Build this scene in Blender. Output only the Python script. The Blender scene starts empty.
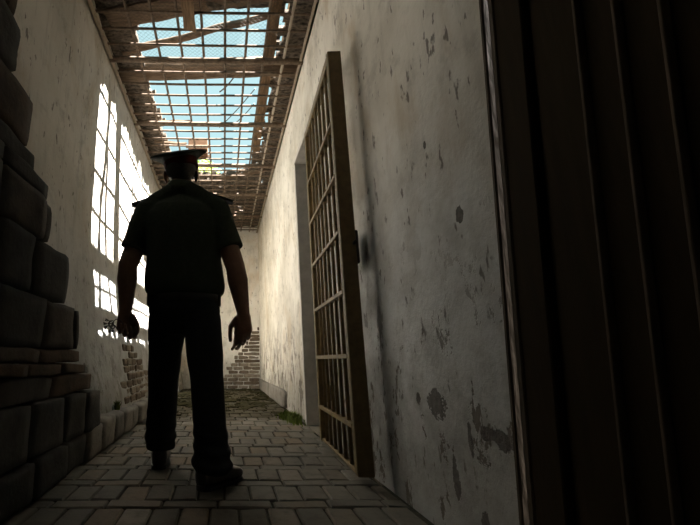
import bpy, bmesh, math, random
from mathutils import Vector, Matrix, noise as mn
random.seed(11)
SC = bpy.context.scene
COL = SC.collection
PI = math.pi
V = Vector

# ------------------------------------------------------------------ helpers
def tag(o, label=None, cat=None, group=None, kind=None):
    if label: o['label'] = label
    if cat: o['category'] = cat
    if group: o['group'] = group
    if kind: o['kind'] = kind
    return o

def empty(name, loc=(0, 0, 0)):
    o = bpy.data.objects.new(name, None)
    o.empty_display_size = .1
    COL.objects.link(o)
    o.location = loc
    return o

def link(name, me, mat=None, parent=None, loc=(0, 0, 0), smooth=False):
    o = bpy.data.objects.new(name, me)
    COL.objects.link(o)
    o.location = loc
    if mat and not me.materials:
        me.materials.append(mat)
    if parent: o.parent = parent
    if smooth:
        for p in me.polygons: p.use_smooth = True
    return o

class MB:
    """collects shapes and links them as one mesh"""
    def __init__(s): s.bm = bmesh.new()
    def box(s, lo, hi, bev=0, rot=None, seg=1):
        lo, hi = V(lo), V(hi)
        r = bmesh.ops.create_cube(s.bm, size=1)
        vs = r['verts']
        c, d = (lo + hi) / 2, hi - lo
        bmesh.ops.scale(s.bm, vec=d, verts=vs)
        if bev:
            es = list({e for v in vs for e in v.link_edges})
            rr = bmesh.ops.bevel(s.bm, geom=es, offset=bev, segments=seg, affect='EDGES', profile=.6)
            vs = list({v for v in rr['verts']} | {v for v in vs if v.is_valid})
        if rot: bmesh.ops.rotate(s.bm, cent=(0, 0, 0), matrix=rot.to_3x3(), verts=vs)
        bmesh.ops.translate(s.bm, vec=c, verts=vs)
        return vs
    def tube(s, pts, rad, n=10, cap=True, flat=None):
        """sweep a circle along points; rad a number or one per point"""
        pts = [V(p) for p in pts]
        rs = rad if isinstance(rad, (list, tuple)) else [rad] * len(pts)
        rings, prev = [], None
        for i, p in enumerate(pts):
            t = (pts[min(i + 1, len(pts) - 1)] - pts[max(i - 1, 0)]).normalized()
            if prev is None:
                up = V((0, 0, 1)) if abs(t.z) < .9 else V((0, 1, 0))
                a = t.cross(up).normalized()
            else:
                a = (prev - t * prev.dot(t)).normalized()
            prev = a
            b = t.cross(a)
            rings.append([s.bm.verts.new(p + (a * math.cos(2 * PI * k / n) + b * math.sin(2 * PI * k / n)) * rs[i]) for k in range(n)])
        for A, B in zip(rings, rings[1:]):
            for k in range(n):
                s.bm.faces.new((A[k], A[(k + 1) % n], B[(k + 1) % n], B[k]))
        if cap:
            s.bm.faces.new(rings[0][::-1]); s.bm.faces.new(rings[-1])
        return [v for r in rings for v in r]
    def loft(s, rings):
        """rings: list of lists of points"""
        R = [[s.bm.verts.new(p) for p in r] for r in rings]
        n = len(R[0])
        for A, B in zip(R, R[1:]):
            for k in range(n):
                s.bm.faces.new((A[k], A[(k + 1) % n], B[(k + 1) % n], B[k]))
        s.bm.faces.new(R[0][::-1]); s.bm.faces.new(R[-1])
    def ell(s, c, r, rot=None, sub=3):
        m = Matrix.Translation(V(c)) @ (rot.to_4x4() if rot else Matrix.Identity(4)) @ Matrix.Diagonal((*r, 1))
        return bmesh.ops.create_icosphere(s.bm, subdivisions=sub, radius=1, matrix=m)['verts']
    def caps(s, p0, p1, r0, r1, n=14):
        """tapered capsule"""
        p0, p1 = V(p0), V(p1)
        t = (p1 - p0).normalized()
        pts, rs = [], []
        for k in range(5):
            a = PI / 2 * k / 4 * .98
            pts.append(p0 - t * r0 * math.cos(a)); rs.append(max(r0 * math.sin(a), .0004))
        for k in range(5):
            a = PI / 2 * (4 - k) / 4 * .98
            pts.append(p1 + t * r1 * math.cos(a)); rs.append(max(r1 * math.sin(a), .0004))
        return s.tube(pts, rs, n)
    def prism(s, poly, x0, x1):
        """polygon of (y,z), extruded from x0 to x1"""
        A = [s.bm.verts.new((x0, y, z)) for y, z in poly]
        B = [s.bm.verts.new((x1, y, z)) for y, z in poly]
        n = len(poly)
        s.bm.faces.new(A); s.bm.faces.new(B[::-1])
        for k in range(n):
            s.bm.faces.new((A[k], B[k], B[(k + 1) % n], A[(k + 1) % n]))
    def mesh(s, name):
        bmesh.ops.recalc_face_normals(s.bm, faces=s.bm.faces)
        me = bpy.data.meshes.new(name)
        s.bm.to_mesh(me); s.bm.free()
        return me
    def build(s, name, mat=None, parent=None, loc=(0, 0, 0), smooth=False):
        return link(name, s.mesh(name), mat, parent, loc, smooth)

def fuse(mb, voxel, smooth_it=4, factor=.5):
    """melt overlapping shapes into one continuous surface"""
    me = mb.mesh('tmp')
    o = bpy.data.objects.new('tmp', me); COL.objects.link(o)
    r = o.modifiers.new('r', 'REMESH'); r.mode = 'VOXEL'; r.voxel_size = voxel
    if smooth_it:
        m = o.modifiers.new('s', 'SMOOTH'); m.iterations = smooth_it; m.factor = factor
    dg = bpy.context.evaluated_depsgraph_get(); dg.update()
    out = bpy.data.meshes.new_from_object(o.evaluated_get(dg))
    bpy.data.objects.remove(o); bpy.data.meshes.remove(me)
    out.materials.clear()
    return out

def nz(p, s=1, off=0):
    return mn.noise(V((p[0] * s + off, p[1] * s + off * 1.7, p[2] * s - off)))

# ------------------------------------------------------------------ materials
class NT:
    def __init__(s, name, rough=.8, metal=0, spec=.3):
        s.m = bpy.data.materials.new(name); s.m.use_nodes = True
        s.t = s.m.node_tree; s.n = s.t.nodes
        s.b = s.n['Principled BSDF']
        s.b.inputs['Roughness'].default_value = rough
        s.b.inputs['Metallic'].default_value = metal
        s.b.inputs['Specular IOR Level'].default_value = spec
        s.co = s.n.new('ShaderNodeTexCoord').outputs['Object']
    def L(s, a, b): s.t.links.new(a, b)
    def noise(s, scale, detail=4, rough=.6, vec=None, dist=0):
        n = s.n.new('ShaderNodeTexNoise')
        n.inputs['Scale'].default_value = scale; n.inputs['Detail'].default_value = detail
        n.inputs['Roughness'].default_value = rough; n.inputs['Distortion'].default_value = dist
        s.L(vec or s.co, n.inputs['Vector']); return n.outputs['Fac']
    def stretch(s, sc):
        n = s.n.new('ShaderNodeMapping'); n.inputs['Scale'].default_value = sc
        s.L(s.co, n.inputs['Vector']); return n.outputs[0]
    def ramp(s, fac, stops, mode='LINEAR'):
        n = s.n.new('ShaderNodeValToRGB'); cr = n.color_ramp; cr.interpolation = mode
        while len(cr.elements) < len(stops): cr.elements.new(.5)
        for e, (p, c) in zip(cr.elements, stops):
            e.position = p; e.color = c if len(c) == 4 else (*c, 1)
        s.L(fac, n.inputs['Fac']); return n.outputs['Color']
    def mask(s, fac, a, b):
        n = s.n.new('ShaderNodeMapRange'); n.interpolation_type = 'SMOOTHSTEP'
        n.inputs['From Min'].default_value = a; n.inputs['From Max'].default_value = b
        s.L(fac, n.inputs['Value']); return n.outputs[0]
    def mix(s, fac, a, b, mode='MIX'):
        n = s.n.new('ShaderNodeMix'); n.data_type = 'RGBA'; n.blend_type = mode
        for v, k in ((fac, 0), (a, 6), (b, 7)):
            if isinstance(v, (int, float)): n.inputs[k].default_value = v
            elif isinstance(v, tuple): n.inputs[k].default_value = (*v, 1)
            else: s.L(v, n.inputs[k])
        return n.outputs[2]
    def math(s, op, a, b=0):
        n = s.n.new('ShaderNodeMath'); n.operation = op
        for k, v in enumerate((a, b)):
            if isinstance(v, (int, float)): n.inputs[k].default_value = v
            else: s.L(v, n.inputs[k])
        return n.outputs[0]
    def sep(s):
        n = s.n.new('ShaderNodeSeparateXYZ'); s.L(s.co, n.inputs[0]); return n.outputs
    def attr(s, name):
        n = s.n.new('ShaderNodeAttribute'); n.attribute_name = name; return n.outputs
    def color(s, c):
        if isinstance(c, tuple): s.b.inputs['Base Color'].default_value = (*c, 1)
        else: s.L(c, s.b.inputs['Base Color'])
    def bump(s, h, strength=.4, dist=.01):
        n = s.n.new('ShaderNodeBump'); n.inputs['Strength'].default_value = strength
        n.inputs['Distance'].default_value = dist
        s.L(h, n.inputs['Height']); s.L(n.outputs[0], s.b.inputs['Normal'])

def simple(name, c1, c2, scale=20, rough=.7, metal=0, bump=.2, spec=.3, stretch=None):
    t = NT(name, rough, metal, spec)
    vec = t.stretch(stretch) if stretch else None
    f = t.noise(scale, 5, .6, vec)
    t.color(t.ramp(f, [(.3, c1), (.7, c2)]))
    if bump: t.bump(f, bump, .005)
    return t.m

def plaster(name, light, dark, patches=(), streaks=.35, flakes=.0, flake_lo=0, grime_h=.5, axis=1, cool_tint=False):
    """old limewash: blotches, run marks, dirt near the floor, chipped places (u, z, ru, rz)"""
    t = NT(name, .92, 0, .15)
    x, y, z = t.sep()
    u = (x, y)[axis]
    big = t.noise(1.3, 5, .6); mid = t.noise(6, 6, .65); fine = t.noise(45, 4, .6)
    run = t.noise(5, 4, .6, t.stretch((3, 3, .35)))
    c = t.mix(t.mask(big, .35, .68), light, dark)
    c = t.mix(t.math('MULTIPLY', t.mask(run, .5, .75), streaks), c, tuple(v * .55 for v in dark))
    c = t.mix(t.math('MULTIPLY', t.mask(mid, .58, .72), .3), c, tuple(v * .5 for v in dark))
    stn = t.noise(2.2, 6, .68, t.stretch((1, 1, .6)), .6)
    c = t.mix(t.math('MULTIPLY', t.mask(stn, .5, .68), .5), c, tuple(v * k for v, k in zip(dark, (.80, .66, .48))))
    c = t.mix(t.math('MULTIPLY', t.mask(t.noise(4.5, 6, .7), .53, .66), .35), c, tuple(v * .5 for v in dark))
    if cool_tint:  # cooler grey mixed into the lower part of the wall
        wm = t.math('MULTIPLY', t.math('SUBTRACT', 1, t.mask(t.math('ADD', z, big), 1.2, 2.4)), t.math('SUBTRACT', 1, t.mask(y, *cool_tint[2])))
        c = t.mix(t.math('MULTIPLY', wm, .75), c, t.mix(t.mask(mid, .4, .65), cool_tint[0], cool_tint[1]))
    sp = t.noise(30, 3, .5, t.stretch((1, 1, .38)))
    c = t.mix(t.math('MULTIPLY', t.math('MULTIPLY', t.mask(sp, .62, .68), t.mask(mid, .45, .55)), .75), c, (.09, .08, .07))
    low = t.math('SUBTRACT', 1, t.mask(t.math('ADD', z, t.math('MULTIPLY', mid, -.5)), -.15, grime_h))
    c = t.mix(t.math('MULTIPLY', low, .5), c, (.12, .11, .08))
    h = t.math('ADD', t.math('MULTIPLY', mid, .6), t.math('MULTIPLY', fine, .25))
    if flakes:
        fl = t.noise(7, 6, .7, t.stretch((1, 1, .55)), .4)
        win = t.math('SUBTRACT', 1, t.mask(z, flake_lo - .2, flake_lo + .6))
        fm = t.math('MULTIPLY', t.mask(t.math('ADD', fl, t.math('MULTIPLY', t.mask(y, 3.0, 5.5), .06)), .575, .605), win)
        c = t.mix(t.math('MULTIPLY', fm, flakes), c, (.13, .11, .09))
        h = t.math('SUBTRACT', h, t.math('MULTIPLY', fm, .5))
    warp = t.noise(16, 5, .7)
    for (pu, pz, ru, rz) in patches:
        a = t.math('POWER', t.math('DIVIDE', t.math('SUBTRACT', u, pu), ru), 2)
        b = t.math('POWER', t.math('DIVIDE', t.math('SUBTRACT', z, pz), rz), 2)
        d = t.math('ADD', t.math('ADD', a, b), t.math('MULTIPLY', t.math('SUBTRACT', warp, .5), 5))
        pm = t.math('SUBTRACT', 1, t.mask(d, .75, 1.0))
        c = t.mix(t.math('MULTIPLY', pm, .9), c, t.ramp(fine, [(.3, (.07, .065, .06)), (.7, (.16, .145, .13))]))
        h = t.math('SUBTRACT', h, t.math('MULTIPLY', pm, .7))
    t.color(c); t.bump(h, .5, .02)
    return t

M = {}
# left wall: plaster with an area of bare red brick low down
t = plaster('plaster_left', (.60, .565, .51), (.46, .43, .38), [(2.75, .5, .05, .05)], .4, .5, .4, cool_tint=((.36, .37, .375), (.26, .265, .26), (5.0, 6.0)))  # cooler, darker grey low down
M['plaster_left'] = t.m
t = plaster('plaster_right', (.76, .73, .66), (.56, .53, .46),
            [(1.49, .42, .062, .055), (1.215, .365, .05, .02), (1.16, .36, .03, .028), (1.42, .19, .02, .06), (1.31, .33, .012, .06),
             (1.62, .42, .02, .03), (1.35, 1.35, .01, .02), (1.20, 1.02, .02, .03), (1.29, .1, .02, .05)], .35, .85, .6, cool_tint=((.66, .69, .71), (.47, .49, .50), (2.0, 3.0)))  # sky light painted in: cool grey-blue on the low, near part
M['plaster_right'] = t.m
M['plaster_end'] = plaster('plaster_end', (.84, .81, .76), (.72, .69, .63), [], .3, .3, .3, axis=0).m
M['plaster_bounce'] = plaster('plaster_bounce', (.58, .55, .50), (.5, .47, .42), [], .3).m
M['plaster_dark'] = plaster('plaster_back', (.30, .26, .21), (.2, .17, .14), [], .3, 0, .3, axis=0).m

def stone_mat(name, cols, sc=9):
    t = NT(name, .9, 0, .2)
    at = t.attr('tint')
    f = t.noise(sc, 7, .7); g = t.noise(sc * 5, 4, .6)
    c = t.ramp(at[2], cols, 'LINEAR')
    c = t.mix(t.math('MULTIPLY', t.mask(f, .4, .7), .55), c, tuple(v * .45 for v in cols[0][1]))
    t.color(c); t.bump(t.math('ADD', f, t.math('MULTIPLY', g, .4)), .6, .015)
    return t.m
M['stone'] = stone_mat('weathered_stone', [(0, (.045, .042, .038)), (.5, (.06, .055, .047)), (.75, (.085, .056, .036)), (1, (.11, .078, .05))])
M['plinth'] = stone_mat('plinth_stone', [(0, (.15, .138, .12)), (1, (.23, .21, .18))])
M['rubble'] = stone_mat('bare_brick', [(0, (.12, .088, .062)), (.5, (.175, .138, .10)), (1, (.29, .25, .20))], 14)

# floor bricks: tint per brick, moss growing towards the far end
t = NT('floor_brick', .85, 0, .25)
at = t.attr('tint')
x, y, z = t.sep()
f = t.noise(14, 6, .65); g = t.noise(60, 4, .6)
c = t.ramp(at[2], [(0, (.125, .113, .092)), (.6, (.160, .145, .118)), (.85, (.165, .128, .09)), (1, (.22, .20, .168))])
c = t.mix(t.math('MULTIPLY', t.mask(f, .45, .7), .5), c, (.075, .066, .052))
mo = t.noise(2.6, 6, .7)
mm = t.mask(t.math('ADD', t.math('MULTIPLY', mo, 1.6), t.mask(y, 3.3, 5.2)), 1.1, 1.5)
c = t.mix(t.math('MULTIPLY', mm, .88), c, t.ramp(t.noise(22, 5, .7), [(.3, (.016, .014, .005)), (.7, (.06, .045, .018))]))
t.color(c); t.bump(t.math('ADD', f, t.math('MULTIPLY', g, .5)), .5, .008)
M['floor'] = t.m
t = NT('floor_joint', .95, 0, .1)
x, y, z = t.sep()
c = t.ramp(t.noise(25, 5, .7), [(.3, (.035, .03, .022)), (.7, (.09, .078, .055))])
mm = t.mask(t.math('ADD', t.math('MULTIPLY', t.noise(2.6, 6, .7), 1.6), t.mask(y, 2.6, 4.4)), .9, 1.3)
c = t.mix(mm, c, (.016, .016, .005))
t.color(c); M['joint'] = t.m

M['gate'] = simple('gate_paint', (.13, .085, .028), (.23, .155, .06), 18, .5, .0, .15, .4)
M['gate_rust'] = simple('gate_edge', (.11, .08, .036), (.19, .135, .06), 22, .6, 0, .2, .35)
M['lock'] = simple('dark_iron', (.03, .027, .025), (.07, .055, .045), 30, .5, .6, .2, .4)
M['frame_metal'] = simple('grey_frame_paint', (.42, .40, .36), (.55, .52, .47), 14, .55, 0, .2, .35)
M['grille'] = simple('rusty_bar', (.085, .058, .038), (.20, .145, .10), 25, .75, .1, .2, .3)
M['grille_light'] = simple('weathered_angle', (.27, .22, .17), (.42, .35, .27), 20, .8, 0, .2, .3)
M['wood'] = simple('rotten_wood', (.085, .06, .04), (.22, .155, .105), 9, .9, 0, .5, .15, (1, 1, 1))
M['wood_y'] = simple('rotten_wood_long', (.10, .065, .038), (.24, .155, .09), 9, .9, 0, .5, .15, (6, .8, 6))
M['wood_x'] = simple('rotten_wood_cross', (.085, .06, .04), (.22, .155, .105), 9, .9, 0, .5, .15, (.8, 6, 6))
M['roof'] = simple('old_reed_roof', (.018, .015, .012), (.20, .165, .13), 26, .95, 0, 1.0, .1, (.8, 1.6, 1))
M['wire'] = simple('thin_wire', (.05, .045, .04), (.09, .08, .07), 20, .6, .5, 0)
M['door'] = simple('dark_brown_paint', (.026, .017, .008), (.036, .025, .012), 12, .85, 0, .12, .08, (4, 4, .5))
M['door_trim'] = simple('worn_door_frame', (.10, .075, .05), (.17, .13, .095), 16, .8, 0, .3, .2, (4, 4, .6))
M['door_strip'] = simple('worn_door_strip', (.055, .04, .025), (.10, .075, .052), 16, .8, 0, .3, .2, (4, 4, .6))
M['skin'] = simple('skin', (.20, .11, .075), (.26, .15, .10), 40, .55, 0, .05, .35)
M['hair'] = simple('dark_hair', (.02, .016, .012), (.05, .04, .03), 90, .6, 0, .5, .3)
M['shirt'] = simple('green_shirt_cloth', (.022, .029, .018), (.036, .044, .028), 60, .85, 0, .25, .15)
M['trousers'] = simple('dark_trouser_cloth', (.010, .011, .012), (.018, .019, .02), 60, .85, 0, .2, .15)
M['epaulette'] = simple('dark_green_board', (.012, .015, .01), (.022, .026, .018), 60, .7, 0, .1, .2)
M['cap'] = simple('dark_cap_cloth', (.014, .018, .012), (.024, .03, .02), 60, .85, 0, .2, .15)
M['cap_band'] = simple('dark_red_band', (.045, .006, .005), (.07, .010, .008), 60, .8, 0, .1, .2)
M['leather'] = simple('black_leather', (.010, .009, .008), (.02, .018, .016), 40, .35, 0, .15, .5)
M['steel'] = simple('dull_steel', (.10, .095, .085), (.18, .17, .15), 30, .4, .9, 0, .5)
M['eye'] = simple('eye_white', (.7, .68, .65), (.75, .73, .7), 20, .3, 0, 0)
t = NT('leaf', .6, 0, .3); t.color(t.ramp(t.noise(3), [(.3, (.22, .36, .03)), (.7, (.42, .55, .08))])); M['leaf'] = t.m
t = NT('grass', .7, 0, .2); t.color(t.ramp(t.noise(30), [(.3, (.07, .10, .015)), (.7, (.17, .21, .04))])); M['grass'] = t.m
M['moss'] = simple('moss', (.012, .012, .003), (.05, .042, .014), 30, .95, 0, 1.0, .1)
M['bark'] = simple('bark', (.1, .07, .05), (.2, .15, .1), 12, .9)
M['earth'] = simple('dry_earth', (.2, .17, .11), (.3, .26, .18), 3, .95)
M['box_wood'] = simple('dark_box_wood', (.09, .05, .028), (.16, .09, .05), 14, .9, 0, .4, .15, (1, 5, 1))

def tint(me, vals):
    """vals: one number per face"""
    a = me.attributes.new('tint', 'FLOAT', 'FACE')
    a.data.foreach_set('value', vals)

# ------------------------------------------------------------------ the setting
XR, XL, YE, YB, ZC = .75, -1.08, 8.5, -1.3, 3.34     # right wall, left wall, end, back, grille height

def struct(o): o['kind'] = 'structure'; return o

# left wall: thickens towards the foot
def xl(z):
    for (z0, x0), (z1, x1) in zip(LP, LP[1:]):
        if z0 <= z <= z1:
            f = (z - z0) / (z1 - z0); return x0 + (x1 - x0) * f
    return LP[-1][1]
LP = [(0, -.83), (.2, -.85), (.5, -.92), (.9, -1.0), (1.4, -1.055), (2.0, -1.08), (3.52, -1.08)]
mb = MB()
ny, nzz = 110, 44
QY0, QY1 = 6.2, 7.75
grid = []
for i in range(ny + 1):
    yy = YB - .2 + (YE + .4 - YB) * i / ny
    row = []
    for j in range(nzz + 1):
        zz = 3.52 * j / nzz
        row.append(mb.bm.verts.new((xl(zz) + .012 * nz((0, yy, zz), 1.6, 3) + .005 * nz((0, yy, zz), 5, 8), yy, zz)))
    grid.append(row)
for i in range(ny):
    for j in range(nzz):
        if QY0 < grid[i][0].co.y + .04 < QY1 and 3.52 * (j + .5) / nzz < 2.1: continue   # unseen side doorway, added to light the far end
        mb.bm.faces.new((grid[i][j], grid[i + 1][j], grid[i + 1][j + 1], grid[i][j + 1]))
wl = struct(mb.build('wall_left', M['plaster_left']))
so = wl.modifiers.new('thick', 'SOLIDIFY'); so.thickness = .30; so.offset = 1

# right wall: cell doorway (y 2.9-3.85) and the near doorway, whose edge leans
DY0, DY1, DZ = 2.9, 3.85, 2.57
def edge(z): return 1.065 - .127 * (z - .57)          # leaning edge of the near doorway
mb = MB()
T = XR + .28
mb.prism([(edge(0), 0), (DY0, 0), (DY0, DZ), (DY0, 3.52), (edge(2.35), 3.52), (edge(2.35), 2.35)], XR, T)
mb.prism([(DY0, DZ), (DY1, DZ), (DY1, 3.52), (DY0, 3.52)], XR, T)
mb.prism([(DY1, 0), (YE + .2, 0), (YE + .2, 3.52), (DY1, 3.52), (DY1, DZ)], XR, T)
mb.prism([(YB - .2, 2.35), (edge(2.35), 2.35), (edge(2.35), 3.52), (YB - .2, 3.52)], XR, T)
mb.prism([(YB - .2, 0), (-.25, 0), (-.25, 2.35), (YB - .2, 2.35)], XR, T)
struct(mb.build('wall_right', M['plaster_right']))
mb = MB(); mb.box((-1.4, YE, 0), (1.1, YE + .25, 3.52)); struct(mb.build('wall_end', M['plaster_end']))
mb = MB(); mb.box((-1.4, YB - .25, 0), (1.1, YB, 3.52)); struct(mb.build('wall_back', M['plaster_dark']))
# the dark cell behind the gate
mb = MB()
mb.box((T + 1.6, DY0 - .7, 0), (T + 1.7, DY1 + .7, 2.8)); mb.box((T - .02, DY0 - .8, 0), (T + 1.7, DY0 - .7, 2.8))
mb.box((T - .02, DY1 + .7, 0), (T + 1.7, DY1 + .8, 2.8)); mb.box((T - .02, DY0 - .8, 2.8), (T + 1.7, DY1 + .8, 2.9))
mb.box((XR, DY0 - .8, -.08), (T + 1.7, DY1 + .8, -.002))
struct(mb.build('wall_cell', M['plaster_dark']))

# floor: bricks laid lengthwise in rows, divided by single rows laid across
mb = MB(); mb.box((-1.4, YB - .2, -.12), (XR + .02, YE + .2, -.012))
fl = struct(mb.build('floor', M['joint']))
mb = MB(); tv = []
def brick(x0, x1, y0, y1):
    h = random.uniform(-.004, .003); g = random.uniform(.0025, .0055)
    rot = random.uniform(-.012, .012); sl = random.uniform(-.02, .02)
    cx, cy, hx, hy = (x0 + x1) / 2, (y0 + y1) / 2, (x1 - x0) / 2 - g, (y1 - y0) / 2 - g
    R = []
    for ins, z in ((0, -.05), (0, h - .006), (.006, h)):
        for sx, sy in ((-1, -1), (1, -1), (1, 1), (-1, 1)):
            px, py = sx * (hx - ins), sy * (hy - ins)
            p = V((cx + px - py * rot, cy + py + px * rot, z))
            if z > -.04: p.z += .0035 * nz(p, 9, 2) + px * sl
            R.append(mb.bm.verts.new(p))
    for o in (0, 4):
        for k in range(4): mb.bm.faces.new((R[o + k], R[o + (k + 1) % 4], R[o + 4 + (k + 1) % 4], R[o + 4 + k]))
    mb.bm.faces.new(R[8:12])
    tv.extend([random.random()] * 9)
yy, r = YB, 0
while yy < YE:
    d = .200 if r % 2 == 0 else .088
    w = .113 if r % 2 == 0 else .226
    xx = -.96 - (w / 2 if (r // 2) % 2 else 0) + (.03 if r % 4 == 1 else 0)
    while xx < XR:
        x1 = xx + w
        if x1 > XR - .012: x1 = XR - .004
        if x1 - xx > .03: brick(xx, x1, yy, min(yy + d, YE))
        xx += w
    yy += d; r += 1
me = mb.mesh('paving'); tint(me, tv)
struct(link('floor_paving', me, M['floor']))
mb = MB(); mb.box((-12, YE + .3, -.3), (8, 24, -.02)); mb.box((-12, -3, -.3), (-1.4, YE + .3, -.02)); struct(mb.build('ground', M['earth']))
mb = MB(); mb.box((-5.6, 2.5, -.02), (-5.3, 14, 3.6)); struct(mb.build('wall_bounce', M['plaster_bounce']))  # unseen sunlit wall added to bounce light in through the side doorway

# masonry helper: rough blocks
def block(mb, tv, lo, hi, bev, amp, t, seed):
    c = (V(lo) + V(hi)) / 2; h = (V(hi) - V(lo)) / 2
    N = 6; vm = {}
    def P(i, j, k):
        if (i, j, k) not in vm:
            q = V([(t_ / N * 2 - 1) * h[m] for m, t_ in enumerate((i, j, k))])
            kk = V([max(0, abs(q[m]) - (h[m] - bev)) for m in range(3)])
            L = kk.length
            if L > bev:
                kk = kk * (bev / L)
                q = V([math.copysign(min(abs(q[m]), h[m] - bev) + kk[m], q[m]) for m in range(3)])
            w = c + q
            w += V((nz(w, 7, seed), nz(w, 7, seed + 5), nz(w, 7, seed + 9))) * amp
            vm[(i, j, k)] = mb.bm.verts.new(w)
        return vm[(i, j, k)]
    for e in (0, N):
        for i in range(N):
            for j in range(N):
                for f in ((lambda p, q: (e, p, q)), (lambda p, q: (p, e, q)), (lambda p, q: (p, q, e))):
                    mb.bm.faces.new([P(*f(p, q)) for p, q in ((i, j), (i + 1, j), (i + 1, j + 1), (i, j + 1))])
                    tv.append(t)

# stone pier at the near left, stepping forward towards its foot
mb = MB(); tv = []
courses = [  # z0, z1, list of y breaks, tint range
    (.005, .165, (.2, .62, 1.02, 1.40, 1.80, 2.15, 2.46), (0, .45)),
    (.165, .395, (.2, .55, .95, 1.35, 1.75, 2.12, 2.40, 2.665), (0, .4)),
    (.395, .50, (.2, .7, 1.15, 1.5, 1.95, 2.53), (.5, 1)),
    (.50, .555, (.2, .6, .9, 1.3, 1.66, 2.05, 2.36), (.4, 1)),
    (.555, .62, (.2, .5, 1.0, 1.4, 1.8, 2.30), (.3, .9)),
    (.62, .845, (.2, .6, 1.0, 1.42, 1.82, 2.17, 2.235), (0, .6)),
    (.845, 1.10, (.2, .66, 1.08, 1.40, 1.68, 2.05), (0, .7)),
    (1.10, 1.30, (.2, .6, .98, 1.38, 1.76, 1.84), (.2, .9)),
    (1.30, 1.38, (.2, .6, .98, 1.38, 1.77), (0, .4)),
    (1.38, 1.47, (.2, .5, .9, 1.3, 1.64), (0, .4)),
    (1.47, 1.70, (.2, .7, 1.1, 1.585), (.2, .8)),
    (1.70, 1.93, (.2, .6, 1.0, 1.415), (0, .4)),
    (1.93, 2.14, (.2, .6, 1.0, 1.30, 1.375), (.3, 1)),
    (2.14, 2.40, (.2, .7, 1.0, 1.33), (0, .6)),
    (2.40, 2.70, (.2, .6, 1.0, 1.33), (0, .6)),
    (2.70, 3.0, (.2, .7, 1.0, 1.33), (0, .6)),
    (3.0, 3.32, (.2, .6, 1.0, 1.33), (0, .6))]
for ci, (z0, z1, ys, (ta, tb)) in enumerate(courses):
    xf = -.775 - .045 * z0
    for k, (a, b) in enumerate(zip(ys, ys[1:])):
        tall = z1 - z0
        block(mb, tv, (-1.2, a + .003, z0 + .002), (xf + random.uniform(-.012, .012), b - .003, z1 - .002),
              min(.018, tall * .16), .012 if tall > .1 else .012, random.uniform(ta, tb), ci * 3 + k)
me = mb.mesh('pier'); tint(me, tv)
struct(link('stone_pier', me, M['stone'], smooth=True))
# plinth stones on along the foot of the left wall
mb = MB(); tv = []
yy = 2.47
while yy < QY0 - .2:
    L = random.uniform(.2, .34)
    hh = random.uniform(.17, .215)
    block(mb, tv, (-1.0, yy + .006, .003), (-.765 + random.uniform(-.015, .012), min(yy + L, YE) - .006, hh), .03, .010, random.random(), yy)
    yy += L
me = mb.mesh('plinth'); tint(me, tv)
struct(link('baseboard_left', me, M['plinth'], smooth=True))
mb = MB(); tv = []
block(mb, tv, (XR - .045, 5.0, .003), (XR + .1, 6.6, .21), .02, .016, .7, 3)
block(mb, tv, (XR - .04, 6.61, .003), (XR + .1, YE, .20), .015, .006, .4, 5)
me = mb.mesh('curb'); tint(me, tv)
struct(link('baseboard_right', me, M['plinth'], smooth=True))

# bare brickwork where plaster has fallen: end wall (a triangle rising to the right corner) and low on the left wall
mb = MB(); tv = []
z = .0; r = 0
while z < 1.25:
    xl_ = XR - .86 * (1 - (z / 1.25)) ** .9 - .03 + .04 * math.sin(r * 2.1) + random.uniform(-.03, .03)
    xx = XR - .02
    if r % 2: xx -= .11
    first = True
    while xx > xl_:
        w = .22
        a = max(xx - w, xl_)
        b = XR - .004 if first else xx
        block(mb, tv, (a + .006, YE - random.uniform(.006, .016), z + .005), (b - .006, YE + .05, z + .070), .014, .012, random.random(), r + xx)
        xx -= w; first = False
    z += .073; r += 1
me = mb.mesh('bare'); tint(me, tv)
struct(link('wall_end_brickwork', me, M['rubble'], smooth=True))
mb = MB(); tv = []
for r in range(8):
    z = .19 + r * .066
    lo = 3.62 + .05 * r + .14 * math.sin(r * 2.4); hi = 5.3 - .14 * r + .08 * math.sin(r * 2.7)
    yy = lo - (.1 if r % 2 else 0)
    while yy < hi:
        a, b = max(yy, lo), min(yy + .22, hi)
        if b - a > .05:
            block(mb, tv, (xl(z + .03) - .06, a + .004, z), (xl(z + .03) + random.uniform(.004, .016), b - .004, z + .063), .014, .010, random.random() * .7, r + yy)
        yy += .22
me = mb.mesh('bare2'); tint(me, tv)
struct(link('wall_left_brickwork', me, M['rubble'], smooth=True))

# steel frame of the cell doorway
mb = MB()
mb.box((XR - .015, DY1 - .045, 0), (T, DY1 + .012, DZ + .03), .004)
mb.box((XR - .015, DY0 - .012, 0), (T, DY0 + .03, DZ + .03), .004)
mb.box((XR - .02, DY0, DZ - .02), (T, DY1, DZ + .035), .004)
struct(mb.build('trim_1', M['frame_metal']))

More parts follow.
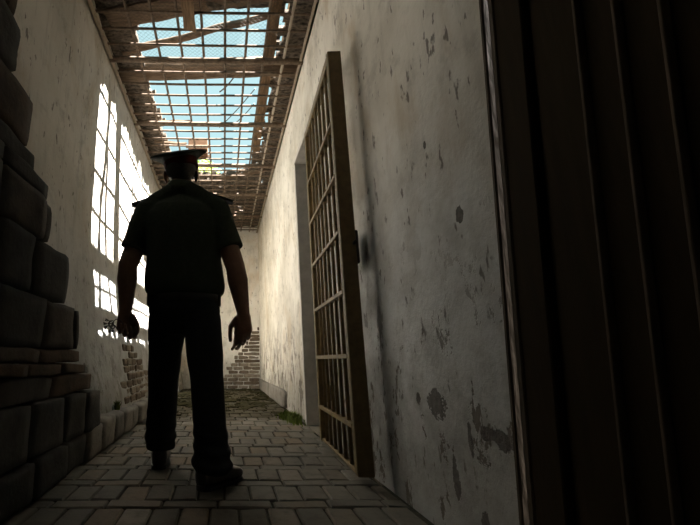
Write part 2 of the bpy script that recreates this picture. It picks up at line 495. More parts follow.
# near door: dark ribbed leaf with a worn frame strip beside the leaning opening edge
door = struct(empty('door_1', (XR, .4, 0)))
def shear(o):
    for v in o.data.vertices: v.co.y += -.127 * (v.co.z - .57)
    return o
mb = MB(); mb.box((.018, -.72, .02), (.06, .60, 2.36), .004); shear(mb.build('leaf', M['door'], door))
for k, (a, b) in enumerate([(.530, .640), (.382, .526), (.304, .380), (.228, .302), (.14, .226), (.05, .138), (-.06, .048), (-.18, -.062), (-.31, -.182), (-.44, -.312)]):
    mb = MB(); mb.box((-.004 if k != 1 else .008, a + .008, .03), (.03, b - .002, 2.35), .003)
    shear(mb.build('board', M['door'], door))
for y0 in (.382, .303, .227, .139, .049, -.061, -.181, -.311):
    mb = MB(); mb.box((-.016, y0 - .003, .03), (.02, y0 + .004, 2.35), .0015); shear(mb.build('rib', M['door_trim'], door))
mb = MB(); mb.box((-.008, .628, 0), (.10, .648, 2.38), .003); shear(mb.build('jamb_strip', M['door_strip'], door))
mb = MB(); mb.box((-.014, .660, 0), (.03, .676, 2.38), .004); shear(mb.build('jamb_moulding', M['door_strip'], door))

# ------------------------------------------------------------------ roof and grille
def hole(x, y):
    """True where the roof is gone"""
    e = .05 * nz((x, y, 0), 4, 1) + .035 * nz((x, y, 0), 14, 4) + .03 * nz((x * .4, y, 0), 27, 6)
    xl0 = -.81 + .03 * max(0, y - 4) + e * 1.5
    if xl0 < x < .40 and 2.80 < y < 5.95 + e * 3 - .45 * max(0, x): return True
    if .48 < x < .55 + e and 2.75 < y < 5.6 and nz((x, y, 2), 9, 6) > -.08: return True
    if 7.2 < y < 7.7 and .0 < x < .42 and nz((x, y, 1), 8, 3) > .22: return True
    if 6.0 < y < 6.6 and nz((x, y, 1), 10, 13) > .45: return True
    if -1.02 < x < -.70 + e and 1.25 < y < 1.85 + e: return True  # unseen opening added overhead to brighten the near right wall
    return False
mb = MB()
nx, ny = 60, 300
x0r, x1r, y0r, y1r = -1.2, .95, YB - .2, YE + .2
vv = {}
def rv(i, j):
    if (i, j) not in vv:
        x = x0r + (x1r - x0r) * i / nx; y = y0r + (y1r - y0r) * j / ny
        zz = 3.47 + .035 * nz((x, y, 0), 5, 2) + .02 * nz((x, y * 4, 0), 6, 7)
        vv[(i, j)] = mb.bm.verts.new((x + .01 * nz((x, y, 3), 20), y + .01 * nz((x, y, 5), 20), zz))
    return vv[(i, j)]
for i in range(nx):
    for j in range(ny):
        x = x0r + (x1r - x0r) * (i + .5) / nx; y = y0r + (y1r - y0r) * (j + .5) / ny
        if not hole(x, y):
            mb.bm.faces.new((rv(i, j), rv(i + 1, j), rv(i + 1, j + 1), rv(i, j + 1)))
ce = struct(mb.build('ceiling', M['roof']))
so = ce.modifiers.new('thick', 'SOLIDIFY'); so.thickness = .05; so.offset = 1

def plank(name, p0, p1, w, h, mat, label, cat, group=None, rough=.006, seed=0):
    """rough-sawn board between two points, with split ends"""
    p0, p1 = V(p0), V(p1)
    d = (p1 - p0); L = d.length; d.normalize()
    s = d.cross(V((0, 0, 1))).normalized(); u = s.cross(d)
    n = max(6, int(L / .08)); mb = MB(); rings = []
    for i in range(n + 1):
        p = p0 + d * L * i / n
        r = []
        for a, b in ((-1, -1), (0, -1.04), (1, -1), (1, 0), (1, 1), (0, 1.04), (-1, 1), (-1, 0)):
            q = p + s * a * w / 2 + u * b * h / 2
            q += V((nz(q, 12, seed), nz(q, 12, seed + 3), nz(q, 12, seed + 6))) * rough
            if i in (0, n): q += d * random.uniform(-.03, .03)
            r.append(q - p0)
        rings.append(r)
    mb.loft(rings)
    o = mb.build(name, mat, None, p0)
    return tag(o, label, cat, group)
def log(name, p0, p1, r0, r1, mat, label, cat, group=None, seed=0):
    p0, p1 = V(p0), V(p1); n = 22; mb = MB()
    pts, rs = [], []
    for i in range(n + 1):
        f = i / n; q = p0.lerp(p1, f)
        q += V((0, nz(q, 2, seed), nz(q, 2, seed + 4))) * .02
        pts.append(q - p0); rs.append((r0 + (r1 - r0) * f) * (1 + .12 * nz(q, 6, seed)))
    vs = mb.tube(pts, rs, 12)
    for v in vs: v.co += V((0, nz(v.co, 15, seed), nz(v.co, 15, seed + 2))) * .006
    o = mb.build(name, mat, None, p0, True)
    return tag(o, label, cat, group)

log('roof_beam', (-1.15, 3.60, 3.50), (.9, 3.50, 3.50), .105, .092, M['wood_x'], 'thick round beam spanning the corridor above the grille between the two sky openings', 'beam')
log('roof_pole', (-.98, 3.30, 3.47), (.46, 2.86, 3.50), .034, .030, M['wood_x'], 'thin wooden pole lying aslant across the nearest sky opening', 'pole', None, 3)
plank('roof_rafter', (.435, 2.40, 3.48), (.455, 5.15, 3.48), .095, .06, M['wood_y'], 'long brown plank running lengthwise along the right edge of the sky openings', 'plank', None, .008, 5)
plank('roof_stub', (-.29, 2.30, 3.295), (-.288, 2.83, 3.295), .10, .026, M['wood_y'], 'short board end under the grille at the near edge of the nearest sky opening', 'board', None, .006, 8)
for k, (y0, y1, z, lab) in enumerate([(2.40, 2.16, 3.46, 'wide brown roof board on the camera side, second from the nearest sky opening'),
                                      (2.78, 2.55, 3.46, 'wide brown roof board along the near edge of the sky opening, rising to the right')]):
    plank('roof_board', (-1.0, y0 + .11, z), (.52, y1 + .03, z + .02), .20, .026, M['wood_x'], lab, 'board', None, .008, 11 + k)
# box-like wood fragment lying on the grille above the cap
fr = empty('wood_box', (-.36, 5.08, 3.375))
mb = MB()
mb.box((-.13, -.13, 0), (.13, -.105, .16), .004); mb.box((-.13, .105, 0), (.13, .13, .16), .004)
mb.box((-.13, -.105, 0), (-.105, .105, .16), .004); mb.box((.105, -.105, 0), (.13, .105, .16), .004)
mb.build('side_panel', M['box_wood'], fr)
mb = MB(); mb.box((-.12, -.12, .004), (.12, .12, .02)); mb.build('bottom_board', M['box_wood'], fr)
for k in range(2):
    mb = MB(); mb.box((-.16, -.16 + k * .27, .005), (.16, -.14 + k * .27, .05), .003); mb.build('batten', M['wood'], fr)
tag(fr, 'small dark wooden box lying on the grille above the cap', 'box')
# broken lath pieces on the left ragged edge
for k, (a, b, lab) in enumerate([((-.80, 4.36, 3.40), (-.42, 4.37, 3.42), 'broken lath stub lying across bars at the left edge of the middle sky opening'),
                           ((-.93, 4.80, 3.40), (-.52, 4.90, 3.42), 'rough lath left of the small wooden box on the grille'),
                           ((-.10, 5.98, 3.42), (.62, 5.72, 3.44), 'ragged brown board closing the far end of the sky opening')]):
    plank('broken_lath', a, b, .05 if k < 2 else .1, .025, M['wood_x'], lab, 'lath', None, .012, 20 + k)
# purlin added unseen above the right eaves to shade a strip of sun
mb = MB(); mb.box((.79, 1.9, 4.74), (.90, 6.4, 4.84), .01); mb.box((.80, 1.9, 3.4), (.89, 2.0, 4.76), .01); mb.box((.80, 6.3, 3.4), (.89, 6.4, 4.76), .01)
struct(mb.build('shade_purlin', M['wood_y']))
# thin cables beyond the grille
for k, (a, b, lab) in enumerate([((-.05, 4.05, 3.60), (.12, 3.78, 3.60), 'short dark wire slanting across the middle sky opening'),
                                 ((-.06, 4.75, 3.58), (.36, 4.02, 3.62), 'longer thin cable slanting across the middle sky opening, left of its twin'),
                                 ((.10, 4.72, 3.58), (.37, 4.30, 3.62), 'thin cable slanting across the middle sky opening, right of its twin')]):
    mb = MB(); p0 = V(a); q = V(b)
    mb.tube([p0.lerp(q, f / 8) - p0 - V((0, 0, .02 * math.sin(PI * f / 8))) for f in range(9)], .008 if k == 0 else .006, 6)
    tag(mb.build('cable', M['wire'], None, p0), lab, 'cable')
# fine wire netting over the nearest opening
mb = MB()
X0, X1, Y0, Y1, st = -.9, .5, 2.5, 3.5, .03
d = 0
n = 0
for sgn in (1, -1):
    c = -2.0
    while c < 4.5:
        # lines x*sgn + (y-Y0) = c clipped to the rectangle
        pts = []
        for xx in (X0, X1):
            yv = c - xx * sgn
            if Y0 - 2.5 <= yv - 0 <= Y1 - 2.5 + 0: pts.append((xx, yv + 2.5))
        for yv in (Y0, Y1):
            xx = (c - (yv - 2.5)) * sgn
            if X0 < xx < X1: pts.append((xx, yv))
        if len(pts) >= 2:
            (ax, ay), (bx, by) = pts[0], pts[1]
            mb.tube([(ax, ay - 2.5, 0), ((ax + bx) / 2, (ay + by) / 2 - 2.5, -.012), (bx, by - 2.5, 0)], .0009, 3, False)
        c += st * 1.41
tag(mb.build('wire_netting', M['wire'], None, (0, 2.5, 3.405)), 'fine diamond wire netting over the nearest sky opening', 'netting')

# the steel grille under the roof: one thing
gr = tag(empty('ceiling_grille', (0, 3.5, ZC)), 'rusty steel ceiling grille of crossed bars spanning wall to wall overhead', 'grille')
GY0, GY1 = 1.6, YE - .02
def gbar(name, p0, p1, r, mat, n=6):
    mb = MB(); a, b = V(p0) - V((0, 3.5, ZC)), V(p1) - V((0, 3.5, ZC))
    k = 10
    mb.tube([a.lerp(b, f / k) + V((.004 * nz(a.lerp(b, f / k), 3, r * 999), 0, .008 * nz(a.lerp(b, f / k), 1.3, r * 777))) for f in range(k + 1)], r, n)
    return mb.build(name, mat, gr)
for k, x in enumerate((-.80, -.60, -.39, -.19, .01, .20, .375)):
    gbar('long_bar', (x, GY0, ZC + .012), (x, GY1, ZC + .014), .012, M['grille'])
gbar('pale_bar', (.565, GY0, ZC), (.565, GY1, ZC + .004), .013, M['grille_light'])
y = 3.23 - 9 * .175; k = 0
while y < GY1:
    j = (y - 3.23) / .175
    if abs(j / 6 - round(j / 6)) * 6 > .5:
        gbar('cross_bar', (XL + .01, y - .02, ZC - .004), (XR - .005, y + .015, ZC - .004), .0115, M['grille'])
    y += .175
for k in range(-1, 5):
    y = 3.23 + k * 1.05
    gbar('cross_tube', (XL + .005, y - .02, ZC - .015), (XR - .003, y + .015, ZC - .018), .030, M['grille'], 10)
for x, s in ((XL + .012, 1), (XR - .012, -1)):
    mb = MB()
    mb.box((x - .008 * s if s > 0 else x - .028, GY0 - 3.5, -.03), (x + .028 if s > 0 else x + .008, GY1 - 3.5, -.022), .001)
    mb.box((x - .008, GY0 - 3.5, -.03), (x - .002 if s > 0 else x + .008, GY1 - 3.5, .02), .001)
    mb.build('wall_angle', M['grille_light'], gr)

# ------------------------------------------------------------------ the barred gate, swung back against the right wall
gx, gy = .622, 2.0
gate = tag(empty('barred_gate', (gx, gy, 0)), 'tall brown barred steel gate standing open against the right wall', 'gate')
gate.rotation_euler = (0, 0, -.042)
GW, Z0, Z1 = .90, .05, 2.345
mb = MB(); mb.box((-.012, 0, Z0), (.066, .045, Z1), .004); mb.build('stile', M['gate_rust'], gate)
mb = MB(); mb.box((-.012, GW - .045, Z0), (.04, GW, Z1), .004); mb.build('stile', M['gate'], gate)
mb = MB(); mb.box((-.010, .045, Z1 - .05), (.035, GW - .045, Z1), .004); mb.build('rail', M['gate'], gate)
mb = MB(); mb.box((-.006, .045, Z0), (.022, GW - .045, Z0 + .018), .003); mb.build('rail', M['gate'], gate)
for z in (.27, .595, .92, 1.245, 1.57, 1.90):
    mb = MB(); mb.box((-.014, .045, z - .018), (.026, GW - .045, z + .004), .002); mb.build('rail', M['gate'], gate)
for k in range(6):
    yb = .045 + (GW - .09) * (k + 1) / 7
    mb = MB(); mb.tube([(.006, yb, Z0 + .02), (.006, yb, Z1 - .02)], .011, 10); mb.build('bar', M['gate'], gate, smooth=True)
mb = MB(); mb.box((.03, .02, 1.06), (.085, .16, 1.24), .004); lk = mb.build('lock_box', M['lock'], gate)
mb = MB(); mb.tube([(.055, -.045, 1.16), (.055, .03, 1.16)], .009, 10); mb.build('bolt', M['lock'], lk, smooth=True)
for z in (.35, 1.95):
    mb = MB(); mb.tube([(.048, GW + .004, z - .06), (.048, GW + .004, z + .06)], .014, 10)
    mb.box((.03, GW - .03, z - .05), (.10, GW + .02, z + .05), .002); mb.build('hinge', M['lock'], gate)

# ------------------------------------------------------------------ the man
RX, RY = -.22, 2.17
def W(x, y, z): return V((x - RX, y - RY, z))
def ring(c, rx, ry, n=28, sq=2.4, rot=0, tilt=0):
    out = []
    for k in range(n):
        a = 2 * PI * k / n
        ca, sa = math.cos(a), math.sin(a)
        px = math.copysign(abs(ca) ** (2 / sq), ca) * rx; py = math.copysign(abs(sa) ** (2 / sq), sa) * ry
        out.append(V((c[0] + px * math.cos(rot) - py * math.sin(rot), c[1] + px * math.sin(rot) + py * math.cos(rot), c[2] + tilt * px)))
    return out
SL, SR = W(-.435, 2.17, 1.385), W(-.045, 2.16, 1.40)
EL, ER = W(-.528, 2.14, 1.075), W(.062, 2.12, 1.06)
WL, WR = W(-.538, 2.19, .825), W(.105, 2.16, .812)
HL, HR = W(-.305, 2.19, .90), W(-.125, 2.15, .90)
KL, KR = W(-.335, 2.32, .49), W(-.090, 2.08, .49)
AL, AR = W(-.355, 2.40, .10), W(-.060, 2.035, .10)
CH = W(-.240, 2.17, 0)
HEAD = W(-.258, 2.20, 1.640)
fingers_l, fingers_r = [], []
def hand(mb, wrist, d, n, t, curl, thumb, scale=1.0):
    """d: towards the fingertips, n: where the palm faces, t: thumb side"""
    d, n, t = V(d).normalized(), V(n).normalized(), V(t).normalized()
    def P(a, b, c): return wrist + (d * a + t * b + n * c) * scale
    mb.caps(P(-.02, 0, 0), P(.02, 0, 0), .027 * scale, .026 * scale)
    ks = [(.092, .031), (.096, .010), (.090, -.011), (.080, -.030)]
    for (a, b) in ks:
        mb.caps(P(.012, b * .55, 0), P(a - .008, b, 0), .0165 * scale, .0125 * scale)
    mb.ell(P(.045, 0, .004), (.036 * scale,) * 3, Matrix((t, d, n)).transposed() @ Matrix.Diagonal((1, 1.15, .46)), 3)
    mb.ell(P(.035, .026, .012), (.017 * scale, .03 * scale, .017 * scale), Matrix((t, d, n)).transposed(), 2)
    lens = [(.044, .026, .021), (.049, .030, .022), (.045, .028, .022), (.035, .021, .019)]
    out = []
    for k, ((a, b), ls) in enumerate(zip(ks, lens)):
        p = P(a - .006, b, 0); ang = 0
        dirn = (d + t * (b * 1.2)).normalized()
        rs = (.0098, .009, .0082, .0072) if k < 3 else (.0086, .0078, .0072, .0064)
        ch = [p]
        for q, l in enumerate(ls):
            ang += curl[k][q]
            v = dirn * math.cos(ang) + n * math.sin(ang)
            p2 = p + v * l * scale
            mb.caps(p, p2, rs[q] * scale, rs[q + 1] * scale, 10)
            p = p2; ch.append(p)
        out.append(ch)
    p = P(.022, .030, .008)
    for q, (l, r0, r1) in enumerate(((.045, .0145, .0115), (.034, .011, .0098), (.026, .0095, .0078))):
        v = V(d * thumb[q][0] + t * thumb[q][1] + n * thumb[q][2]).normalized()
        p2 = p + v * l * scale
        mb.caps(p, p2, r0 * scale, r1 * scale, 10); p = p2
    return out

mb = MB()
# trunk, neck, head of the body itself
mb.loft([ring(W(-.215, 2.17, z), rx, ry) for z, rx, ry in ((.84, .13, .10), (.90, .165, .125), (1.0, .16, .12), (1.1, .155, .115), (1.2, .17, .12), (1.32, .18, .12), (1.40, .15, .10), (1.45, .08, .07))])
mb.caps(W(-.245, 2.165, 1.40), W(-.262, 2.185, 1.56), .074, .066)
yaw = Matrix.Rotation(.12, 3, 'Z') @ Matrix.Rotation(-.10, 3, 'Y')
HS = 1.10
def Hd(x, y, z): return HEAD + yaw @ (V((x, y, z)) * HS)
mb.ell(Hd(0, -.012, .035), (.077 * HS, .098 * HS, .090 * HS), yaw)             # cranium
mb.ell(Hd(0, .028, -.035), (.060 * HS, .066 * HS, .078 * HS), yaw)             # face
mb.ell(Hd(0, .050, -.090), (.036 * HS, .036 * HS, .026 * HS), yaw)             # chin
mb.ell(Hd(0, -.005, -.065), (.062 * HS, .060 * HS, .045 * HS), yaw)            # jaw
mb.caps(Hd(0, .094, .012), Hd(0, .114, -.026), .009, .015)      # nose
mb.ell(Hd(0, .084, -.057), (.024 * HS, .014 * HS, .007 * HS), yaw); mb.ell(Hd(0, .083, -.068), (.021 * HS, .014 * HS, .008 * HS), yaw)   # lips
mb.ell(Hd(-.031, .078, .020), (.02 * HS, .012 * HS, .007 * HS), yaw); mb.ell(Hd(.031, .078, .020), (.02 * HS, .012 * HS, .007 * HS), yaw)  # brows
for s in (-1, 1):
    r = yaw @ Matrix.Rotation(s * .35, 3, 'Z')
    mb.ell(Hd(s * .083, -.012, -.008), (.009 * HS, .022 * HS, .034 * HS), r, 2)
    mb.ell(Hd(s * .080, .000, -.032), (.008 * HS, .010 * HS, .014 * HS), r, 2)
# arms
for S, E, Wr in ((SL, EL, WL), (SR, ER, WR)):
    mb.caps(S, E, .066, .053)
    f = (Wr - E)
    mb.caps(E, E + f * .3, .052, .056); mb.caps(E + f * .3, Wr, .056, .034)
cl = hand(mb, WL, (.06, .02, -1), (.45, -1, 0), (1, .45, 0), [(.9, 1.45, .8), (1.0, 1.5, .8), (1.05, 1.5, .8), (1.0, 1.4, .8)], [(.95, .45, .35), (.9, -.15, .5), (.7, -.5, .5)], 1.22)
cr = hand(mb, WR, (-.02, .05, -1), (-.35, -1, -.1), (-1, .30, 0), [(.3, .55, .4), (.4, .7, .45), (.5, .8, .5), (.5, .8, .5)], [(1, .75, .1), (1, .0, .1), (1, -.12, .15)], 1.2)
# legs and feet inside the clothes
for H, K, A, fd in ((HL, KL, AL, V((-.10, 1, 0))), (HR, KR, AR, V((.62, .78, 0)))):
    mb.caps(H, K, .085, .058); mb.caps(K, A, .058, .038)
    fd.normalize()
    mb.caps(A + V((0, 0, -.045)), A + fd * .13 + V((0, 0, -.06)), .036, .028)
body_me = fuse(mb, .0042, 5, .5)
man = link('person', body_me, M['skin'], None, (RX, RY, 0), True)
tag(man, 'person in a peaked cap and green short-sleeved shirt walking away with keys in hand', 'person')
for s in (-1, 1):
    e = MB(); e.ell(Hd(s * .031, .076, .006), (.012, .012, .012), None, 2); e.build('eye', M['eye'], man, smooth=True)
# hair: short, showing below the cap
mb = MB()
vs = mb.ell(Hd(0, -.016, .030), (.082 * HS, .100 * HS, .092 * HS), yaw, 4)
inv = yaw.inverted()
dele = [v for v in vs if (lambda q: q.z > .075 or q.z < -.060 or q.y > .035 or (q.z < -.01 and q.y > -.03))(inv @ (v.co - HEAD) / HS)]
bmesh.ops.delete(mb.bm, geom=dele, context='VERTS')
hr = mb.build('hair', M['hair'], man, smooth=True)
s_ = hr.modifiers.new('t', 'SOLIDIFY'); s_.thickness = .008

# shirt, bloused over the belt
def folds(me, amp, sc, seed, zs=1.0):
    ns = [v.normal.copy() for v in me.vertices]
    for v, n in zip(me.vertices, ns):
        q = v.co
        v.co = q + n * (amp * nz((q.x, q.y, q.z * zs), sc, seed) + amp * .5 * nz((q.x, q.y, q.z * zs), sc * 2.3, seed + 3))
mb = MB()
tor = [(.895, .165, .128), (.905, .192, .150), (.925, .214, .158), (.96, .222, .162), (1.02, .218, .158), (1.12, .208, .152), (1.22, .212, .150), (1.30, .218, .148), (1.36, .212, .140), (1.41, .175, .122), (1.445, .115, .095), (1.475, .072, .075)]
mb.loft([ring(W(-.215 - .022 * (z - .9) / .5, 2.17, z), rx, ry, 32, 2.5, 0, -.02) for z, rx, ry in tor])
for S in (SL, SR):
    mb.caps(W(-.248, 2.155, 1.500) + (S - CH) * V((.22, 0, 0)), S + V((0, 0, .032)), .074, .058)
for S, E, ft in ((SL, EL, .60), (SR, ER, .58)):
    d = (E - S)
    c = W(-.235, 2.165, 1.425)
    mb.caps(c.lerp(S, .35), S + V((0, 0, .005)), .075, .082)
    mb.caps(S, S + d * .25, .083, .082)
    pts = [S + d * f for f in (0, .2, .4, ft - .06, ft, ft + .12)]
    mb.tube(pts, [.076, .080, .079, .078, .079, .080], 24)
sh_me = fuse(mb, .0075, 16, .5); folds(sh_me, .008, 7, 2, .6)
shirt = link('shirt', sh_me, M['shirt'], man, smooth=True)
mb = MB()
mb.loft([ring(W(-.252, 2.170, z), rx, ry, 28, 2) for z, rx, ry in ((1.50, .096, .094), (1.545, .088, .088), (1.565, .080, .082), (1.563, .072, .076))])
mb.build('collar', M['shirt'], shirt, smooth=True)
for S, s in ((SL, -1), (SR, 1)):
    mb = MB()
    a = S + V((s * .098, 0, .048)); b = S + V((-s * .045, .0, .108))
    rot = Matrix.Rotation(s * .36, 4, 'Y')
    mb.box((a + b) / 2 - V((.075, .028, .006)), (a + b) / 2 + V((.075, .028, .006)), .004, rot)
    mb.build('epaulette', M['epaulette'], shirt)
mb = MB()
mb.loft([ring(W(-.208, 2.17, z), rx, ry, 32, 2.5) for z, rx, ry in ((.868, .180, .140), (.872, .186, .146), (.905, .188, .148), (.909, .182, .142))])
belt = mb.build('belt', M['leather'], man, smooth=True)
for x, y in ((.172, -.03), (-.175, -.03)):
    mb = MB(); mb.box((x - RX * 0 + .008 - .024, y - .035, .845), (x + .008 + .024, y + .035, .925), .008); mb.build('belt_pouch', M['leather'], belt)

# trousers
mb = MB()
mb.loft([ring(W(-.212, 2.17, z), rx, ry, 32, 2.5) for z, rx, ry in ((.70, .10, .09), (.74, .165, .128), (.82, .192, .148), (.90, .186, .142), (.93, .180, .138))])
def legloft(prof, rot=0):
    mb.loft([ring(W(x, y, z), rx, ry, 24, 2.1, rot) for x, y, z, rx, ry in prof])
legloft([(-.352, 2.395, .098, .074, .104), (-.352, 2.393, .12, .083, .110), (-.35, 2.375, .18, .082, .10), (-.342, 2.345, .33, .080, .094), (-.335, 2.315, .49, .086, .094),
         (-.322, 2.26, .64, .096, .110), (-.310, 2.205, .78, .104, .130), (-.30, 2.18, .88, .09, .12)])
legloft([(-.052, 2.035, .068, .086, .108), (-.055, 2.035, .095, .096, .112), (-.06, 2.05, .18, .085, .10), (-.075, 2.065, .33, .082, .094), (-.088, 2.075, .49, .086, .096),
         (-.102, 2.10, .64, .096, .112), (-.118, 2.14, .78, .104, .130), (-.125, 2.15, .88, .09, .12)])
tr_me = fuse(mb, .0075, 5, .5)
ns = [v.normal.copy() for v in tr_me.vertices]
for v, n in zip(tr_me.vertices, ns):      # creases gather near the hem
    q = v.co; k = max(0, .34 - q.z) * 3
    v.co = q + n * (.005 * nz(q, 9, 4) + .008 * k * math.sin(q.z * 85 + 3 * nz(q, 6, 1)))
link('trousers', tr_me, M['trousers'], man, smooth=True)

# shoes
def shoe(A, fd):
    fd = V(fd).normalized(); sd = V((fd.y, -fd.x, 0))
    mb = MB(); rings = []
    prof = [(-.075, .020, .075), (-.068, .033, .095), (-.03, .037, .10), (.03, .038, .095), (.08, .043, .075), (.13, .050, .060), (.175, .046, .050), (.205, .030, .038), (.214, .012, .025)]
    base = V((A.x, A.y, 0))
    for (u, w, h) in prof:
        r = []
        for k in range(16):
            a = 2 * PI * k / 16; ca, sa = math.cos(a), math.sin(a)
            z = .012 + h * .5 + math.copysign(abs(sa) ** .7, sa) * h * .5
            r.append(base + fd * u + sd * math.copysign(abs(ca) ** .8, ca) * w * 1.15 + V((0, 0, z)))
        rings.append(r)
    mb.loft(rings)
    o = mb.build('shoe', M['leather'], man, smooth=True)
    mb = MB(); out = []
    for z in (.001, .014):
        r = []
        for k in range(36):
            a = 2 * PI * k / 36; u = .068 + .148 * math.cos(a)
            w = (.054 + .009 * math.cos(a - .2)) * math.copysign(abs(math.sin(a)) ** .7, math.sin(a))
            r.append(base + fd * u + sd * w + V((0, 0, z)))
        out.append(r)
    mb.loft(out); mb.build('sole', M['leather'], o)
    mb = MB(); rr = []
    for z in (.0008, .022):
        rr.append([base + fd * (-.045 + .035 * math.cos(2 * PI * k / 20)) + sd * .041 * math.sin(2 * PI * k / 20) + V((0, 0, z)) for k in range(20)])
    mb.loft(rr); mb.build('heel', M['leather'], o)
shoe(AL, (-.10, 1, 0))
shoe(AR, (.62, .78, 0))

# peaked cap: wide flat crown, red band, visor
K_ = 1.14
crot = Matrix.Rotation(.12, 3, 'Z') @ Matrix.Rotation(-.20, 3, 'Y') @ Matrix.Rotation(.12, 3, 'X')
CC = HEAD + V((.0, -.012, .066))
def capring(z, rx, ry, dy=0, rise=0): return [CC + crot @ (V((rx * math.cos(2 * PI * k / 40), ry * math.sin(2 * PI * k / 40) + dy, z + rise * (ry * math.sin(2 * PI * k / 40) + dy))) * K_) for k in range(40)]
mb = MB()
mb.loft([capring(.012, .088, .106), capring(.028, .100, .116, .004, .2), capring(.044, .138, .146, .010, .30), capring(.052, .150, .156, .012, .32), capring(.058, .152, .158, .012, .33), capring(.064, .146, .152, .013, .33), capring(.072, .10, .11, .02, .33), capring(.075, .03, .03, .024, .33)])
cap = mb.build('cap', M['cap'], man, smooth=True)
mb = MB()
mb.loft([capring(-.030, .0865, .105), capring(-.026, .0885, .107), capring(.022, .0895, .108), capring(.026, .087, .105)])
mb.build('cap_band', M['cap_band'], cap, smooth=True)
mb = MB(); A_, B_ = [], []
for k in range(17):
    a = PI * (.12 + .76 * k / 16)
    A_.append(K_ * V((.089 * math.cos(a), .107 * math.sin(a), -.018)))
    B_.append(K_ * V((.096 * math.cos(a), .107 * math.sin(a) + .055 * math.sin(PI * k / 16), -.018 - .038 * math.sin(PI * k / 16))))
bm = mb.bm
for off in (0, -.004):
    a = [bm.verts.new(CC + crot @ (p + V((0, 0, off)))) for p in A_]; b = [bm.verts.new(CC + crot @ (p + V((0, 0, off)))) for p in B_]
    for k in range(16): bm.faces.new((a[k], a[k + 1], b[k + 1], b[k]))
    if off == 0: sa_, sb_ = a, b
    else:
        for k in range(16): bm.faces.new((sb_[k], sb_[k + 1], b[k + 1], b[k]))
mb.build('visor', M['leather'], cap)

# bunch of keys in his left hand
kc = (cl[0][1] + cl[0][2]) / 2
kw = V((RX, RY, 0)) + WL + V((-.030, -.040, -.066))
keys = tag(empty('key_bunch', kw), "bunch of keys on a ring held in the person's left fist", 'keys')
mb = MB(); rr = .024
mb.tube([V((math.cos(a) * rr + .004, -math.sin(a) * rr * .5 - .006, math.sin(a) * rr * .9)) for a in [2 * PI * k / 20 for k in range(21)]], .0018, 6)
mb.build('ring', M['steel'], keys, smooth=True)
for k, dv in enumerate([V((-.95, -.3, .1)), V((-.8, -.5, -.3)), V((-.7, -.6, .45)), V((-.45, -.5, -.85)), V((-.1, -.7, -.8))]):
    dv.normalize(); sd = dv.cross(V((0, 1, .3))).normalized(); nn = dv.cross(sd)
    st = V((-.012, -.012, -.004)) + dv * .008
    mb = MB()
    ringp = [st + dv * (.012 + .011 * math.cos(a)) + sd * .011 * math.sin(a) for a in [2 * PI * q / 14 for q in range(15)]]
    mb.tube(ringp, .0022, 6)
    mb.tube([st + dv * .022, st + dv * .050], .0026, 6)
    c = st + dv * .044 + sd * .006
    mb.tube([c - sd * .006, c + sd * .005], .003, 5); c2 = c - dv * .008
    mb.tube([c2 - sd * .006, c2 + sd * .003], .0025, 5)
    mb.build('key', M['steel'], keys)

# ------------------------------------------------------------------ plants
def tuft(name, loc, n, h, spread, label, mat, seed):
    rnd = random.Random(seed); mb = MB()
    for k in range(n):
        a = rnd.uniform(0, 2 * PI); r = spread * abs(rnd.gauss(0, .5)); b = V((r * .8 * math.cos(a), r * 1.8 * math.sin(a), 0))
        H = h * rnd.uniform(.5, 1); lean = V((rnd.uniform(-1, 1), rnd.uniform(-1, 1), 0)) * H * .5; w = rnd.uniform(.004, .009)
        s = V((math.cos(a + 1), math.sin(a + 1), 0)) * w
        p = [b, b + lean * .3 + V((0, 0, H * .6)), b + lean + V((0, 0, H))]
        v = [mb.bm.verts.new(q) for q in (p[0] - s, p[0] + s, p[1] - s * .8, p[1] + s * .8, p[2])]
        mb.bm.faces.new((v[0], v[1], v[3], v[2])); mb.bm.faces.new((v[2], v[3], v[4]))
    return tag(mb.build(name, mat, None, loc), label, 'weeds')
tuft('grass_tuft', (.66, 4.12, .0), 420, .09, .15, 'bright green grass tuft at the foot of the grey doorway frame', M['grass'], 3)
tuft('grass_tuft', (-.84, 3.30, .195), 70, .07, .03, 'small green weed on the plinth stones at the foot of the left wall', M['grass'], 4)
# moss spreading over the far paving
mb = MB(); st = .035; mv = {}
def mvert(i, j):
    if (i, j) not in mv:
        p = V((-.80 + i * st, 3.7 + j * st, 0))
        p += V((nz(p, 31, 2), nz(p, 31, 7), 0)) * .014
        mv[(i, j)] = mb.bm.verts.new((p.x, p.y, .0035 + .010 * max(0, nz(p, 9, 3)) + .004 * nz(p, 40, 1)))
    return mv[(i, j)]
for i in range(44):
    for j in range(136):
        p = V((-.80 + (i + .5) * st, 3.7 + (j + .5) * st, 0))
        k = .55 * nz(p, 1.9, 4) + .5 * nz(p, 6, 9) + .3 * nz(p, 17, 2)
        if k > .62 - .62 * min(1, max(0, (p.y - 3.7) / 1.7)) + (.25 if p.y > 7.6 else 0) and p.x < XR - .02:
            mb.bm.faces.new((mvert(i, j), mvert(i + 1, j), mvert(i + 1, j + 1), mvert(i, j + 1)))
mo_ = tag(mb.build('moss', M['moss']), 'olive green moss spreading over the far end of the brick paving', 'moss', None, 'stuff')
m_ = mo_.modifiers.new('thick', 'SOLIDIFY'); m_.thickness = .008; m_.offset = -1
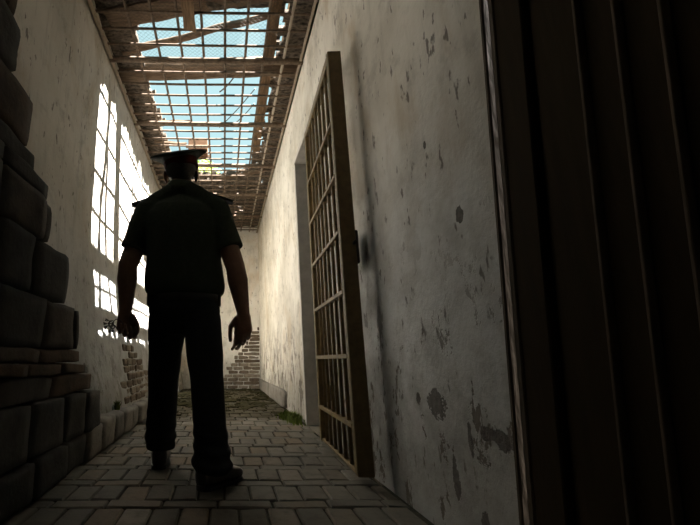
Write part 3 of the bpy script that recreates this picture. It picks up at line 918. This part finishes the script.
# tree beyond the end wall
tr = tag(empty('tree', (-.75, 12.5, -.02)), 'sunlit yellow-green tree seen through the roof opening beside the cap', 'tree')
mb = MB(); mb.tube([(0, 0, 0), (.05, .02, 2), (-.05, 0, 4), (0, .1, 6)], [.16, .13, .1, .04], 10); mb.build('trunk', M['bark'], tr, smooth=True)
rnd = random.Random(5); mb = MB()
for k in range(5200):
    while True:
        p = V((rnd.uniform(-1, 1), rnd.uniform(-1, 1), rnd.uniform(-1, 1)))
        if p.length < 1 and nz(p, 2.2, 3) > -.18: break
    p = V((p.x * 1.0, p.y * 1.2, p.z * 1.6 + 5.6))
    a = V((rnd.gauss(0, 1), rnd.gauss(0, 1), rnd.gauss(0, 1))).normalized(); b = a.orthogonal().normalized()
    L = rnd.uniform(.04, .08)
    v = [mb.bm.verts.new(q) for q in (p - a * L, p + b * L * .45, p + a * L, p - b * L * .45)]
    mb.bm.faces.new(v)
mb.build('foliage', M['leaf'], tr)

# ------------------------------------------------------------------ light
w = bpy.data.worlds.new('sky'); SC.world = w; w.use_nodes = True
bg = w.node_tree.nodes['Background']
bg.inputs['Color'].default_value = (.43, .65, .69, 1); bg.inputs['Strength'].default_value = .86
sd = bpy.data.lights.new('sun', 'SUN'); sd.energy = 48; sd.angle = math.radians(.4); sd.color = (1, .96, .91)
so_ = bpy.data.objects.new('sun', sd); COL.objects.link(so_)
dirn = V((-.50, .13, -.90)).normalized()
so_.rotation_euler = dirn.to_track_quat('-Z', 'Y').to_euler()
so_.location = (4, 3, 8)

# ------------------------------------------------------------------ camera
cd = bpy.data.cameras.new('camera'); cd.sensor_width = 36; cd.lens = 400 / 700 * 36
cd.shift_x = .18; cd.clip_start = .05
cam = bpy.data.objects.new('camera', cd); COL.objects.link(cam)
cam.location = (0, 0, .57)
cam.rotation_euler = (PI / 2 + math.atan(97.5 / 400), 0, 0)
SC.camera = cam
SC.cycles.max_bounces = 12; SC.cycles.diffuse_bounces = 8
vs_ = SC.view_settings
vs_.view_transform = 'Standard'; vs_.look = 'None'; vs_.gamma = 1; vs_.use_curve_mapping = False
vs_.exposure = .63
